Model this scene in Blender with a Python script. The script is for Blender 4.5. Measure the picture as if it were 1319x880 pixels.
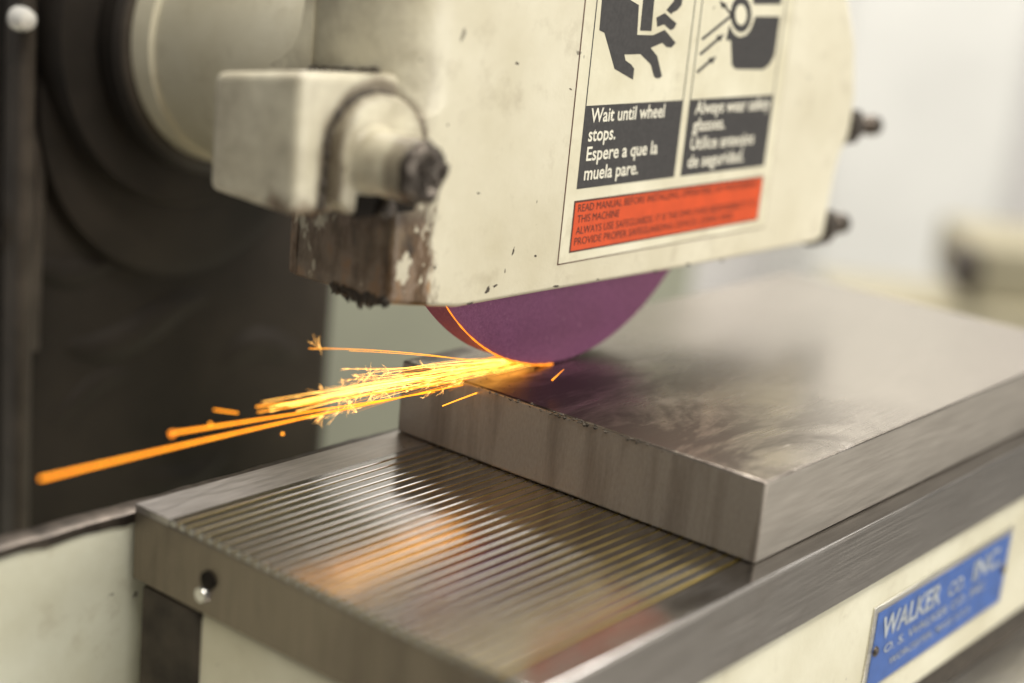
import bpy, bmesh, math, random
from mathutils import Vector, Matrix, geometry

random.seed(7)
sc = bpy.context.scene
for o in list(bpy.data.objects):
    bpy.data.objects.remove(o)

# ------------------------------------------------------------------ camera
# world: X = table travel, Y = away from the operator, Z = up.
# origin = top front left corner of the steel block. metres.
F_PX, W_PX, H_PX = 2055.86, 1319.0, 880.0
CAM = Vector((-0.3991, -0.2104, 0.1572))
AX = Vector((0.63089702, -0.77010072, 0.09441312))    # camera right in world
AY = Vector((-0.14789183, -0.23882091, -0.95973568))  # camera down in world
AZ = Vector((0.76164096, 0.59153145, -0.26456301))    # camera forward in world
cd = bpy.data.cameras.new('camera')
cam = bpy.data.objects.new('camera', cd)
sc.collection.objects.link(cam)
M = Matrix((AX, -AY, -AZ)).transposed().to_4x4()
M.translation = CAM
cam.matrix_world = M
cd.sensor_width = 36.0
cd.lens = F_PX / W_PX * 36.0
cd.clip_start = 0.02
cd.clip_end = 60
cd.dof.use_dof = True
cd.dof.focus_distance = 0.520
cd.dof.aperture_fstop = 3.5
cd.dof.aperture_blades = 0
sc.camera = cam

# ------------------------------------------------------------------ light
world = bpy.data.worlds.new('World')
sc.world = world
world.use_nodes = True
bg = world.node_tree.nodes['Background']
bg.inputs[0].default_value = (1.0, 0.968, 0.91, 1)
bg.inputs[1].default_value = 0.27


def area(name, loc, target, sx, sy, power, col):
    ld = bpy.data.lights.new(name, 'AREA')
    ld.shape = 'RECTANGLE'
    ld.size = sx
    ld.size_y = sy
    ld.energy = power
    ld.color = col
    lo = bpy.data.objects.new(name, ld)
    sc.collection.objects.link(lo)
    lo.location = loc
    lo.rotation_euler = (Vector(target) - Vector(loc)).to_track_quat('-Z', 'Y').to_euler()
    return lo


area('overhead_lamp', (-0.15, -0.75, 1.75), (0.0, 0.1, 0.0), 1.3, 0.45, 46, (1.0, 0.965, 0.89))
area('overhead_lamp', (2.3, -0.75, 1.9), (0.0, 0.0, 0.0), 1.6, 0.5, 9, (1.0, 0.965, 0.90))  # added lamp, set there to put highlights on the front edges
area('overhead_lamp', (1.2, 0.9, 2.3), (1.6, 1.2, 0.0), 1.6, 1.2, 150, (1.0, 0.95, 0.90))
area('window_light', (0.9, -2.2, 0.35), (0.1, 0.0, 0.1), 1.4, 1.9, 40, (1.0, 0.97, 0.92))

sc.view_settings.view_transform = 'Standard'
sc.view_settings.look = 'None'
sc.view_settings.exposure = 0.0
sc.view_settings.gamma = 1.0
sc.view_settings.use_curve_mapping = False
sc.render.engine = 'CYCLES'
sc.cycles.use_denoising = True
try:
    sc.cycles.denoiser = 'OPENIMAGEDENOISE'
except Exception:
    pass
sc.cycles.max_bounces = 8
sc.cycles.sample_clamp_indirect = 6.0


# ------------------------------------------------------------------ pixel helpers
def ray(u, v):
    return AX * ((u - W_PX / 2) / F_PX) + AY * ((v - H_PX / 2) / F_PX) + AZ


def ony(u, v, y):
    d = ray(u, v)
    return CAM + d * ((y - CAM.y) / d.y)


def onx(u, v, x):
    d = ray(u, v)
    return CAM + d * ((x - CAM.x) / d.x)


def onz(u, v, z):
    d = ray(u, v)
    return CAM + d * ((z - CAM.z) / d.z)


# ------------------------------------------------------------------ object helpers
COL = sc.collection
BOXES = set()


def thing(name, label, cat, loc=(0, 0, 0), group=None):
    o = bpy.data.objects.new(name, None)
    o.empty_display_size = 0.02
    COL.objects.link(o)
    o.location = loc
    o['label'] = label
    o['category'] = cat
    if group:
        o['group'] = group
    return o


def wloc(o):
    v = Vector((0, 0, 0))
    while o is not None:
        v += Vector(o.location)
        o = o.parent
    return v


def obj(name, bm, mat, parent=None, smooth=None, label=None, cat=None, kind=None, group=None):
    """link a bmesh given in world coordinates as one mesh object (part of parent)"""
    flat = id(bm) in BOXES
    BOXES.discard(id(bm))
    if parent is not None:
        off = wloc(parent)
        bmesh.ops.translate(bm, verts=bm.verts, vec=-off)
    me = bpy.data.meshes.new(name)
    bm.normal_update()
    bm.to_mesh(me)
    bm.free()
    me.materials.append(mat)
    if smooth is not None:
        for p in me.polygons:
            p.use_smooth = True
        me.set_sharp_from_angle(angle=math.radians(smooth))
        if flat:                     # bevelled boxes: only the rounded edges are smooth
            for p in sorted(me.polygons, key=lambda q: -q.area)[:6]:
                p.use_smooth = False
    o = bpy.data.objects.new(name, me)
    COL.objects.link(o)
    o.parent = parent
    if label:
        o['label'] = label
    if cat:
        o['category'] = cat
    if kind:
        o['kind'] = kind
    if group:
        o['group'] = group
    return o


def box(x0, x1, y0, y1, z0, z1, bev=0.0, seg=2):
    bm = bmesh.new()
    bmesh.ops.create_cube(bm, size=1)
    for v in bm.verts:
        v.co = Vector(((x0 + x1) / 2 + v.co.x * (x1 - x0), (y0 + y1) / 2 + v.co.y * (y1 - y0),
                       (z0 + z1) / 2 + v.co.z * (z1 - z0)))
    if bev:
        bmesh.ops.bevel(bm, geom=bm.edges[:], offset=bev, segments=seg, profile=0.5, affect='EDGES')
    BOXES.add(id(bm))
    return bm


def frame_of(d):
    d = Vector(d).normalized()
    a = Vector((0, 0, 1)) if abs(d.z) < 0.9 else Vector((1, 0, 0))
    u = d.cross(a).normalized()
    return d, u, d.cross(u)


def lathe(bm, c, axis, prof, n=48, cap0=True, cap1=True):
    """prof: list of (distance along the axis, radius)"""
    d, u, w = frame_of(axis)
    c = Vector(c)
    rings = []
    for t, r in prof:
        rings.append([bm.verts.new(c + d * t + (u * math.cos(2 * math.pi * k / n) + w * math.sin(2 * math.pi * k / n)) * r)
                      for k in range(n)])
    for a, b in zip(rings, rings[1:]):
        for k in range(n):
            bm.faces.new((a[k], a[(k + 1) % n], b[(k + 1) % n], b[k]))
    if cap0:
        bm.faces.new(rings[0][::-1])
    if cap1:
        bm.faces.new(rings[-1])
    bmesh.ops.recalc_face_normals(bm, faces=bm.faces)
    return bm


def tube(bm, pts, radii, n=6):
    pts = [Vector(p) for p in pts]
    rings = []
    for i, p in enumerate(pts):
        a = pts[max(0, i - 1)]
        b = pts[min(len(pts) - 1, i + 1)]
        d, u, w = frame_of(b - a)
        r = radii[i] if isinstance(radii, (list, tuple)) else radii
        rings.append([bm.verts.new(p + (u * math.cos(2 * math.pi * k / n) + w * math.sin(2 * math.pi * k / n)) * r)
                      for k in range(n)])
    for a, b in zip(rings, rings[1:]):
        for k in range(n):
            bm.faces.new((a[k], a[(k + 1) % n], b[(k + 1) % n], b[k]))
    bm.faces.new(rings[0][::-1])
    bm.faces.new(rings[-1])
    return bm


def prism_y(poly, y0, y1, bm=None):
    """polygon of (x,z) points extruded from y0 (front) to y1"""
    bm = bm or bmesh.new()
    tris = geometry.tessellate_polygon([[Vector((p[0], p[1], 0)) for p in poly]])
    a = [bm.verts.new((p[0], y0, p[1])) for p in poly]
    b = [bm.verts.new((p[0], y1, p[1])) for p in poly]
    for t in tris:
        try:
            bm.faces.new([a[i] for i in t])
            bm.faces.new([b[i] for i in reversed(t)])
        except ValueError:
            pass
    n = len(poly)
    for i in range(n):
        bm.faces.new((a[i], b[i], b[(i + 1) % n], a[(i + 1) % n]))
    bmesh.ops.recalc_face_normals(bm, faces=bm.faces)
    return bm


# ------------------------------------------------------------------ materials
class NT:
    def __init__(self, name):
        self.m = bpy.data.materials.new(name)
        self.m.use_nodes = True
        self.t = self.m.node_tree
        self.n = self.t.nodes
        self.b = self.n['Principled BSDF']

    def node(self, typ, **kw):
        nd = self.n.new(typ)
        for k, v in kw.items():
            if isinstance(k, str) and k.startswith('i_'):
                key = k[2:]
                key = int(key) if key.isdigit() else key.replace('_', ' ')
                nd.inputs[key].default_value = v
            else:
                setattr(nd, k, v)
        return nd

    def link(self, a, b):
        self.t.links.new(a, b)

    def pos(self, scale=(1, 1, 1)):
        g = self.node('ShaderNodeNewGeometry')
        mp = self.node('ShaderNodeMapping')
        mp.inputs['Scale'].default_value = scale
        self.link(g.outputs['Position'], mp.inputs['Vector'])
        return mp.outputs[0]

    def noise(self, scale, vec, detail=4, rough=0.55, dist=0.0):
        nd = self.node('ShaderNodeTexNoise')
        nd.inputs['Scale'].default_value = scale
        nd.inputs['Detail'].default_value = detail
        nd.inputs['Roughness'].default_value = rough
        nd.inputs['Distortion'].default_value = dist
        self.link(vec, nd.inputs['Vector'])
        return nd.outputs['Fac']

    def ramp(self, fac, stops):
        r = self.node('ShaderNodeValToRGB')
        els = r.color_ramp.elements
        while len(els) < len(stops):
            els.new(0.5)
        for e, (p, c) in zip(els, stops):
            e.position = p
            e.color = c if len(c) == 4 else (*c, 1)
        self.link(fac, r.inputs[0])
        return r.outputs[0]

    def gray(self, fac, p0, p1, v0=0.0, v1=1.0):
        mr = self.node('ShaderNodeMapRange')
        mr.inputs['From Min'].default_value = p0
        mr.inputs['From Max'].default_value = p1
        mr.inputs['To Min'].default_value = v0
        mr.inputs['To Max'].default_value = v1
        self.link(fac, mr.inputs[0])
        return mr.outputs[0]

    def mix(self, fac, a, b, blend='MIX'):
        mx = self.node('ShaderNodeMix', data_type='RGBA', blend_type=blend)
        for s, v in ((0, fac), (6, a), (7, b)):
            if isinstance(v, (int, float)):
                mx.inputs[s].default_value = v
            elif isinstance(v, tuple):
                mx.inputs[s].default_value = v if len(v) == 4 else (*v, 1)
            else:
                self.link(v, mx.inputs[s])
        return mx.outputs[2]

    def math(self, op, a, b=0.0):
        md = self.node('ShaderNodeMath', operation=op)
        for s, v in ((0, a), (1, b)):
            if isinstance(v, (int, float)):
                md.inputs[s].default_value = v
            else:
                self.link(v, md.inputs[s])
        return md.outputs[0]

    def bump(self, h, strength=0.2, dist=0.001):
        bp = self.node('ShaderNodeBump')
        bp.inputs['Strength'].default_value = strength
        bp.inputs['Distance'].default_value = dist
        self.link(h, bp.inputs['Height'])
        self.link(bp.outputs[0], self.b.inputs['Normal'])

    def set(self, **kw):
        for k, v in kw.items():
            key = k.replace('_', ' ')
            s = self.b.inputs[key]
            if isinstance(v, (int, float)):
                s.default_value = v
            elif isinstance(v, tuple):
                s.default_value = v if len(v) == 4 else (*v, 1)
            else:
                self.link(v, s)
        return self


def mat_plain(name, col, rough=0.5, metal=0.0, var=0.12, scale=120, bump=0.0, spec=0.5):
    n = NT(name)
    p = n.pos()
    f = n.noise(scale, p, 5)
    c = n.ramp(f, [(0.3, tuple(x * (1 - var) for x in col)), (0.7, tuple(min(1, x * (1 + var)) for x in col))])
    n.set(Base_Color=c, Metallic=metal, Roughness=rough, Specular_IOR_Level=spec)
    if bump:
        n.bump(f, bump, 0.0006)
    return n.m


def mat_cream(name, col=(0.625, 0.585, 0.455), dirt=0.5, rust=False, stain_seed=0.0):
    """old cream machine enamel: mottled, speckled with grime, some chips"""
    n = NT(name)
    p = n.pos()
    big = n.noise(14 + stain_seed, p, 5, 0.6)
    mid = n.noise(75, p, 6, 0.65)
    fine = n.noise(420, p, 3, 0.6)
    c = n.mix(n.gray(big, 0.35, 0.75), tuple(x * 1.06 for x in col), (col[0] * 0.80, col[1] * 0.77, col[2] * 0.69))
    c = n.mix(n.gray(mid, 0.56, 0.82, 0, dirt), c, (0.30, 0.25, 0.16))
    # small dark specks and chips
    vo = n.node('ShaderNodeTexNoise')
    vo.inputs['Scale'].default_value = 190
    vo.inputs['Detail'].default_value = 2
    n.link(n.pos((1, 1, 0.6)), vo.inputs['Vector'])
    spk = n.gray(vo.outputs['Fac'], 0.745, 0.77)
    c = n.mix(n.math('MULTIPLY', spk, 0.75), c, (0.09, 0.075, 0.055))
    rgh = n.gray(mid, 0.3, 0.8, 0.27, 0.55)
    if rust:
        g = n.node('ShaderNodeNewGeometry')
        s = n.node('ShaderNodeSeparateXYZ')
        n.link(g.outputs['Position'], s.inputs[0])
        nz = n.noise(62, n.pos((1, 1, 0.55)), 6, 0.66)
        off = n.gray(nz, 0.2, 0.8, -0.012, 0.012)
        # rust runs down the lower front corner, below the clamp boss
        mx = n.gray(n.math('ADD', s.outputs['X'], off), -0.0425, -0.0470)
        mz = n.gray(n.math('ADD', s.outputs['Z'], off), 0.0715, 0.0655)
        mk = n.math('MULTIPLY', mx, mz)
        chips = n.gray(n.noise(120, n.pos((1, 1, 0.6)), 5, 0.6), 0.61, 0.65, 1.0, 0.12)
        mk = n.math('MULTIPLY', mk, chips)
        rc = n.ramp(n.noise(110, n.pos((1, 1, 0.4)), 6, 0.7),
                    [(0.36, (0.025, 0.013, 0.005)), (0.46, (0.095, 0.052, 0.021)), (0.55, (0.20, 0.145, 0.10)),
                     (0.66, (0.27, 0.125, 0.03))])
        c = n.mix(mk, c, rc)
        # grime wiped over the casting above the clamp
        mg = n.gray(n.math('ADD', s.outputs['X'], n.gray(nz, 0.2, 0.8, -0.02, 0.02)), -0.046, -0.060)
        mg2 = n.math('MULTIPLY', mg, n.gray(n.noise(48, p, 5, 0.7), 0.38, 0.68, 0.0, 0.6))
        c = n.mix(mg2, c, (0.19, 0.15, 0.095))
        ms = n.gray(n.math('ADD', s.outputs['Y'], n.gray(nz, 0.2, 0.8, -0.005, 0.005)), 0.0865, 0.0825)
        c = n.mix(n.math('MULTIPLY', ms, 0.75), c, (0.10, 0.075, 0.045))
        dx = n.math('ADD', s.outputs['X'], 0.0715)
        dz = n.math('MAXIMUM', n.math('SUBTRACT', s.outputs['Z'], 0.086), 0.0)
        dd = n.math('SQRT', n.math('ADD', n.math('MULTIPLY', dx, dx), n.math('MULTIPLY', dz, dz)))
        dd = n.math('ADD', dd, n.gray(nz, 0.2, 0.8, -0.0025, 0.0025))
        band = n.gray(n.math('ABSOLUTE', n.math('SUBTRACT', dd, 0.0178)), 0.0034, 0.0008)
        band = n.math('MULTIPLY', band, n.gray(s.outputs['Z'], 0.066, 0.070))
        band = n.math('MULTIPLY', band, n.gray(s.outputs['Y'], 0.108, 0.104))
        c = n.mix(n.math('MULTIPLY', band, 0.8), c, (0.085, 0.058, 0.033))
        # oil and rust under the boss
        un = n.math('MULTIPLY', n.gray(n.math('ADD', s.outputs['Z'], off), 0.0785, 0.0725), n.gray(n.math('ADD', dx, off), 0.031, 0.024))
        un = n.math('MULTIPLY', un, n.gray(n.math('ADD', dx, off), -0.013, -0.006))
        un = n.math('MULTIPLY', un, n.gray(n.math('ADD', s.outputs['Z'], off), 0.060, 0.067))
        c = n.mix(n.math('MULTIPLY', un, 0.85), c, (0.065, 0.040, 0.021))
    n.set(Base_Color=c, Roughness=rgh, Specular_IOR_Level=0.45)
    n.bump(n.math('ADD', fine, n.math('MULTIPLY', mid, 1.5)), 0.16, 0.0006)
    return n.m


def mat_steel(name, col=(0.42, 0.40, 0.375), rough=(0.2, 0.36), stretch=(3, 160, 160), dirt=0.35, dirtcol=(0.11, 0.09, 0.07), bump=0.08, dscale=24,
              dmin=0.5, dmax=0.78):
    """ground steel with scratches along the stretch axis"""
    n = NT(name)
    st = n.noise(9, n.pos(stretch), 4, 0.6)
    st2 = n.noise(33, n.pos(stretch), 3, 0.6)
    d = n.noise(dscale, n.pos(tuple(0.45 if s == min(stretch) else 1 for s in stretch)), 6, 0.65, 0.6)
    c = n.mix(n.gray(st, 0.3, 0.7), tuple(x * 0.82 for x in col), tuple(x * 1.15 for x in col))
    c = n.mix(n.gray(d, dmin, dmax, 0, dirt), c, dirtcol)
    r = n.math('ADD', n.gray(st, 0.3, 0.7, rough[0], rough[1]), n.gray(d, 0.5, 0.8, 0, 0.16))
    n.set(Base_Color=c, Metallic=1.0, Roughness=r)
    n.bump(n.math('ADD', st, st2), bump, 0.0003)
    return n.m


def mat_emit(name, col, strength):
    n = NT(name)
    f = n.noise(900, n.pos((0.25, 1, 1)), 2)
    c = n.mix(n.gray(f, 0.3, 0.7), col, (col[0], col[1] * 1.35, col[2] * 2.0))
    n.set(Base_Color=(0.02, 0.01, 0.0), Emission_Color=c, Emission_Strength=strength, Roughness=0.8)
    return n.m


CREAM_GUARD = mat_cream('guard_enamel', rust=True, dirt=0.55)
CREAM = mat_cream('cream_enamel', dirt=0.55, stain_seed=3)
CREAM_BASE = mat_cream('chuck_enamel', col=(0.64, 0.61, 0.47), dirt=0.45, stain_seed=6)
CREAM_PALE = mat_cream('pale_enamel', col=(0.58, 0.58, 0.47), dirt=0.6, stain_seed=5)
GRIME = mat_plain('caked_grime', (0.055, 0.043, 0.03), 0.75, 0, 0.5, 260, 0.6)
DARKSTEEL = mat_plain('dark_oiled_steel', (0.075, 0.062, 0.05), 0.42, 0.7, 0.5, 160, 0.3)
BLACKGAP = mat_plain('recess_shade_black', (0.014, 0.011, 0.008), 0.8, 0, 0.4, 200, 0, 0.15)  # black that paints the shade inside the slot and the hole
CHAR = mat_plain('charcoal_enamel', (0.027, 0.0215, 0.017), 0.6, 0, 0.8, 9, 0.15, 0.25)
CHAR2 = mat_plain('worn_charcoal', (0.055, 0.045, 0.036), 0.42, 0, 0.45, 40, 0.15, 0.3)
WHITECAP = mat_plain('cap_glint_white', (0.75, 0.73, 0.68), 0.25, 0.2, 0.05, 90)  # whitish base colour paints in the shine of the metal screw
CHROME = mat_plain('bright_screw', (0.7, 0.68, 0.65), 0.22, 1.0, 0.1, 90)
WHEEL = None
BLOCK = None
STRIP = mat_steel('chuck_pole_steel', (0.37, 0.355, 0.34), (0.10, 0.19), (2.5, 150, 150), 0.3, bump=0.035)
SIDE = mat_steel('chuck_side_steel', (0.27, 0.25, 0.225), (0.3, 0.46), (3, 130, 130), 0.6, dscale=30)
ENDST = mat_steel('chuck_end_steel', (0.235, 0.20, 0.16), (0.36, 0.52), (90, 90, 4), 0.5, dscale=40)
RAIL = mat_steel('back_rail_steel', (0.47, 0.44, 0.41), (0.36, 0.44), (8, 90, 90), 0.25, bump=0.03)
BRASS = mat_steel('brass', (0.31, 0.232, 0.07), (0.4, 0.55), (3, 150, 150), 0.3, (0.2, 0.15, 0.05))


def mat_wheel():
    n = NT('purple_abrasive')
    f = n.noise(1500, n.pos(), 3, 0.7)
    g = n.noise(30, n.pos(), 4)
    c = n.ramp(f, [(0.25, (0.15, 0.043, 0.108)), (0.75, (0.29, 0.105, 0.215))])
    c = n.mix(n.gray(g, 0.35, 0.7, 0, 0.3), c, (0.15, 0.055, 0.09))
    h = n.noise(520, n.pos(), 2, 0.6)
    c = n.mix(n.gray(h, 0.60, 0.72, 0, 0.3), c, (0.07, 0.03, 0.05))
    c = n.mix(n.gray(h, 0.36, 0.27, 0, 0.35), c, (0.40, 0.22, 0.32))
    n.set(Base_Color=c, Roughness=0.7, Specular_IOR_Level=0.35)
    n.bump(f, 0.3, 0.0004)
    return n.m


def mat_block():
    """ground tool steel plate with burn marks and smears on its top"""
    n = NT('ground_block_steel')
    st = n.noise(9, n.pos((4, 150, 60)), 4, 0.6)
    st2 = n.noise(30, n.pos((4, 170, 170)), 3, 0.6)
    sm = n.noise(30, n.pos((0.45, 1, 1)), 6, 0.66, 0.5)
    sm2 = n.noise(52, n.pos((0.6, 1, 1)), 5, 0.6, 0.5)
    c = n.mix(n.gray(st, 0.3, 0.7), (0.33, 0.295, 0.25), (0.43, 0.39, 0.335))
    g = n.node('ShaderNodeNewGeometry')
    s = n.node('ShaderNodeSeparateXYZ')
    n.link(g.outputs['Position'], s.inputs[0])
    near = n.gray(s.outputs['X'], 0.12, 0.03)           # smears gather at the end the wheel enters
    top = n.gray(s.outputs['Z'], -0.001, -0.0002)
    burn = n.math('MULTIPLY', n.math('MULTIPLY', n.gray(sm, 0.37, 0.52), near), top)
    c = n.mix(n.math('MULTIPLY', burn, 0.93), c, (0.06, 0.047, 0.04))
    wip = n.math('MULTIPLY', n.math('MULTIPLY', n.gray(sm2, 0.60, 0.67), near), top)
    c = n.mix(n.math('MULTIPLY', wip, 0.6), c, (0.62, 0.57, 0.52))
    # runs of coolant down the end face
    run = n.noise(60, n.pos((1, 1, 0.12)), 5, 0.65)
    side = n.gray(s.outputs['Z'], -0.0004, -0.001)
    endf = n.math('MULTIPLY', side, n.gray(s.outputs['X'], 0.0012, 0.0006))
    c = n.mix(n.math('MULTIPLY', endf, 0.35), c, (0.34, 0.29, 0.235))
    c = n.mix(n.math('MULTIPLY', n.gray(run, 0.46, 0.70, 0, 0.75), endf), c, (0.13, 0.10, 0.075))
    r = n.math('ADD', n.gray(st, 0.3, 0.7, 0.20, 0.27), n.math('MULTIPLY', burn, 0.12))
    r = n.math('ADD', r, n.math('MULTIPLY', side, 0.12))
    n.set(Base_Color=c, Metallic=n.gray(side, 0, 1, 1.0, 0.55), Roughness=r)
    n.bump(n.math('ADD', st, st2), 0.10, 0.0003)
    return n.m


WHEEL = mat_wheel()
BLOCK = mat_block()

# ------------------------------------------------------------------ setting
FLOOR_Z = -0.95
WALL = mat_plain('painted_wall', (0.68, 0.665, 0.645), 0.7, 0, 0.05, 1.6)
FLOORM = mat_plain('concrete', (0.33, 0.32, 0.30), 0.6, 0, 0.2, 8)
fwd = Vector((AZ.x, AZ.y, 0)).normalized()
rgt = Vector((fwd.y, -fwd.x, 0))


def slab(c, a, half_w, z0, z1, th, bev=0.0):
    """upright slab, face towards -a, centred on c"""
    bm = box(-half_w, half_w, 0, th, z0, z1, bev)
    r = Vector((a.y, -a.x, 0))
    for v in bm.verts:
        x, y, z = v.co
        v.co = Vector((c.x, c.y, 0)) + r * x + a * y + Vector((0, 0, z))
    return bm


obj('wall', slab(CAM + fwd * 3.3, fwd, 3.2, FLOOR_Z, 2.4, 0.1), WALL, kind='structure')
bm = bmesh.new()
for x, y in ((-1.6, -1.6), (5.2, -1.6), (5.2, 5.2), (-1.6, 5.2)):
    bm.verts.new((x, y, FLOOR_Z))
bm.faces.new(bm.verts)
obj('floor', bm, FLOORM, kind='structure')

# ------------------------------------------------------------------ machine base, table and splash guard
BASEM = CREAM_PALE
t = thing('grinder_pedestal', 'cream painted grinder pedestal under the sliding table and dark column', 'pedestal', (0.1, 0.2, FLOOR_Z))
obj('pedestal', box(-0.25, 0.5, -0.12, 0.75, FLOOR_Z, -0.30, 0.02, 3), BASEM, t, 40)
obj('saddle', box(-0.2, 0.42, -0.06, 0.22, -0.30, -0.19, 0.008, 3), BASEM, t, 40)

t = thing('machine_table', 'long machine table with pale worn top under the magnetic chuck', 'machine table', (0.1, 0.07, -0.19))
TABM = mat_steel('table_steel', (0.62, 0.60, 0.57), (0.3, 0.45), (3, 120, 120), 0.3)
obj('table_body', box(-0.42, 0.66, -0.075, 0.16, -0.19, -0.1305, 0.004, 2), CREAM_BASE, t, 40)
obj('table_top', box(-0.418, 0.658, -0.073, 0.158, -0.1305, -0.1285, 0.0008, 1), TABM, t, 40)

t = thing('splash_guard', 'low cream splash guard with chipped dark top edge behind the chuck', 'splash guard', (-0.1, 0.154, -0.1285))
obj('panel', box(-0.40, 0.02, 0.1505, 0.1575, -0.1285, -0.0325, 0.0012, 2), CREAM_PALE, t, 40)
bm = bmesh.new()
N = 90
rr = random.Random(3)
prev = None
wob = 0.0
for i in range(N + 1):
    x = -0.40 + 0.42 * i / N
    wob = wob * 0.7 + rr.uniform(-1, 1) * 0.0007
    zt = -0.0302 + wob * 0.4
    zb = -0.0342 + wob
    ring = [bm.verts.new((x, 0.1497, zb)), bm.verts.new((x, 0.1497, zt - 0.0006)), bm.verts.new((x, 0.1507, zt)),
            bm.verts.new((x, 0.1572, zt)), bm.verts.new((x, 0.158, zt - 0.001)), bm.verts.new((x, 0.158, zb))]
    if prev:
        for k in range(6):
            bm.faces.new((prev[k], prev[(k + 1) % 6], ring[(k + 1) % 6], ring[k]))
    else:
        bm.faces.new(ring)
    prev = ring
bm.faces.new(prev[::-1])
bmesh.ops.recalc_face_normals(bm, faces=bm.faces)
obj('edge_trim', bm, DARKSTEEL, t, 35)

# ------------------------------------------------------------------ dark column and spindle
XC, ZC, RW = 0.0493, 0.0912, 0.0910
t = thing('machine_column', 'dark charcoal machine column with a bright cap screw behind the splash guard', 'machine column', (0.055, 0.42, -0.30))
bm = box(-0.036, 0.159, 0.335, 0.52, -0.30, 0.42, 0.008, 3)
obj('column_casting', bm, CHAR, t, 40)
# raised frame ribs on the front of the casting
obj('rib', box(-0.0345, -0.0265, 0.324, 0.337, -0.20, 0.40, 0.003, 3), CHAR2, t, 40)
bm = bmesh.new()
lathe(bm, (XC + 0.006, 0.3255, 0.062), (0, 1, 0), [(0, 0.070), (0.003, 0.0775), (0.012, 0.0800)], 72)
obj('casting_boss', bm, CHAR, t, 40)
for (ua, va, ub, vb, rd) in ((-30, 318, 190, 352, 0.010), (40, 452, 300, 388, 0.012), (10, 560, 210, 470, 0.009), (250, 480, 415, 430, 0.011), (120, 655, 330, 560, 0.010)):
    qa, qb = ony(ua, va, 0.336), ony(ub, vb, 0.336)
    bm = bmesh.new()
    pts = [qa.lerp(qb, k / 14) + Vector((0, 0.004 + rd * 0.25, 0.006 * math.sin(k * 0.5 + ua))) for k in range(15)]
    tube(bm, pts, [rd * (0.35 + 0.65 * math.sin(math.pi * (k + 0.6) / 15.2)) for k in range(15)], 16)
    obj('casting_ridge', bm, CHAR, t, 70)
bm = bmesh.new()
pts = [(-0.020 + 0.003 * math.sin(k * 0.15), 0.336, 0.26 - 0.30 * k / 29) for k in range(30)]
tube(bm, pts, 0.0055, 12)
obj('casting_ridge', bm, CHAR2, t, 60)
p = ony(36, 26, 0.318)
bm = bmesh.new()
lathe(bm, (p.x, 0.3245, p.z), (0, -1, 0), [(0, 0.0047), (0.004, 0.0047), (0.0070, 0.0036), (0.0080, 0.0012)], 24)
obj('cap_screw', bm, WHITECAP, t, 40, label='bright domed screw on the dark column')

t = thing('spindle_housing', 'cream cylindrical spindle housing between dark flange and wheel guard', 'spindle housing', (XC, 0.22, ZC))
bm = bmesh.new()
lathe(bm, (XC, 0.1385, ZC), (0, 1, 0), [(0, 0.0492), (0.148, 0.0492), (0.150, 0.0485), (0.151, 0.0505), (0.163, 0.0505)], 96)
obj('barrel', bm, CREAM, t, 40)
bm = bmesh.new()
lathe(bm, (XC, 0.3015, ZC), (0, 1, 0), [(0, 0.055), (0.002, 0.0570), (0.010, 0.0570), (0.012, 0.0555), (0.014, 0.0720), (0.017, 0.0735),
                                     (0.033, 0.0735), (0.034, 0.071)], 96)
obj('bearing_flange', bm, CHAR, t, 30)
bm = bmesh.new()
lathe(bm, (XC, 0.3005, ZC), (0, 1, 0), [(0, 0.0535), (0.001, 0.0545), (0.004, 0.0545)], 96)
obj('retaining_ring', bm, CHAR2, t, 30)
bm = bmesh.new()
lathe(bm, (XC, 0.105, ZC), (0, 1, 0), [(0, 0.012), (0.034, 0.012)], 32)
obj('spindle_shaft', bm, DARKSTEEL, t, 30)

# ------------------------------------------------------------------ grinding wheel
YF = 0.1137
t = thing('grinding_wheel', 'purple grinding wheel touching the steel block under the cream guard', 'grinding wheel', (XC, YF + 0.006, ZC))
bm = bmesh.new()
d0 = 0.0127
lathe(bm, (XC, YF, ZC), (0, 1, 0), [(0.0005, 0.016), (0, 0.02), (0, 0.05), (0, RW - 0.0008), (0.0004, RW - 0.0001), (0.0012, RW), (d0 - 0.0008, RW), (d0, RW - 0.0008),
                                    (d0, 0.02), (d0, 0.016)], 256)
obj('abrasive_disc', bm, WHEEL, t, 35)
bm = bmesh.new()
lathe(bm, (XC, YF - 0.004, ZC), (0, 1, 0), [(0, 0.024), (0.001, 0.025), (0.004, 0.025)], 48)
obj('clamp_flange', bm, DARKSTEEL, t, 35)

# ------------------------------------------------------------------ wheel guard
YG = 0.0985
YB = 0.138
guard = thing('wheel_guard', 'chipped cream wheel guard with safety decal over the purple wheel', 'wheel guard', (0.08, 0.118, 0.032))
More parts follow.
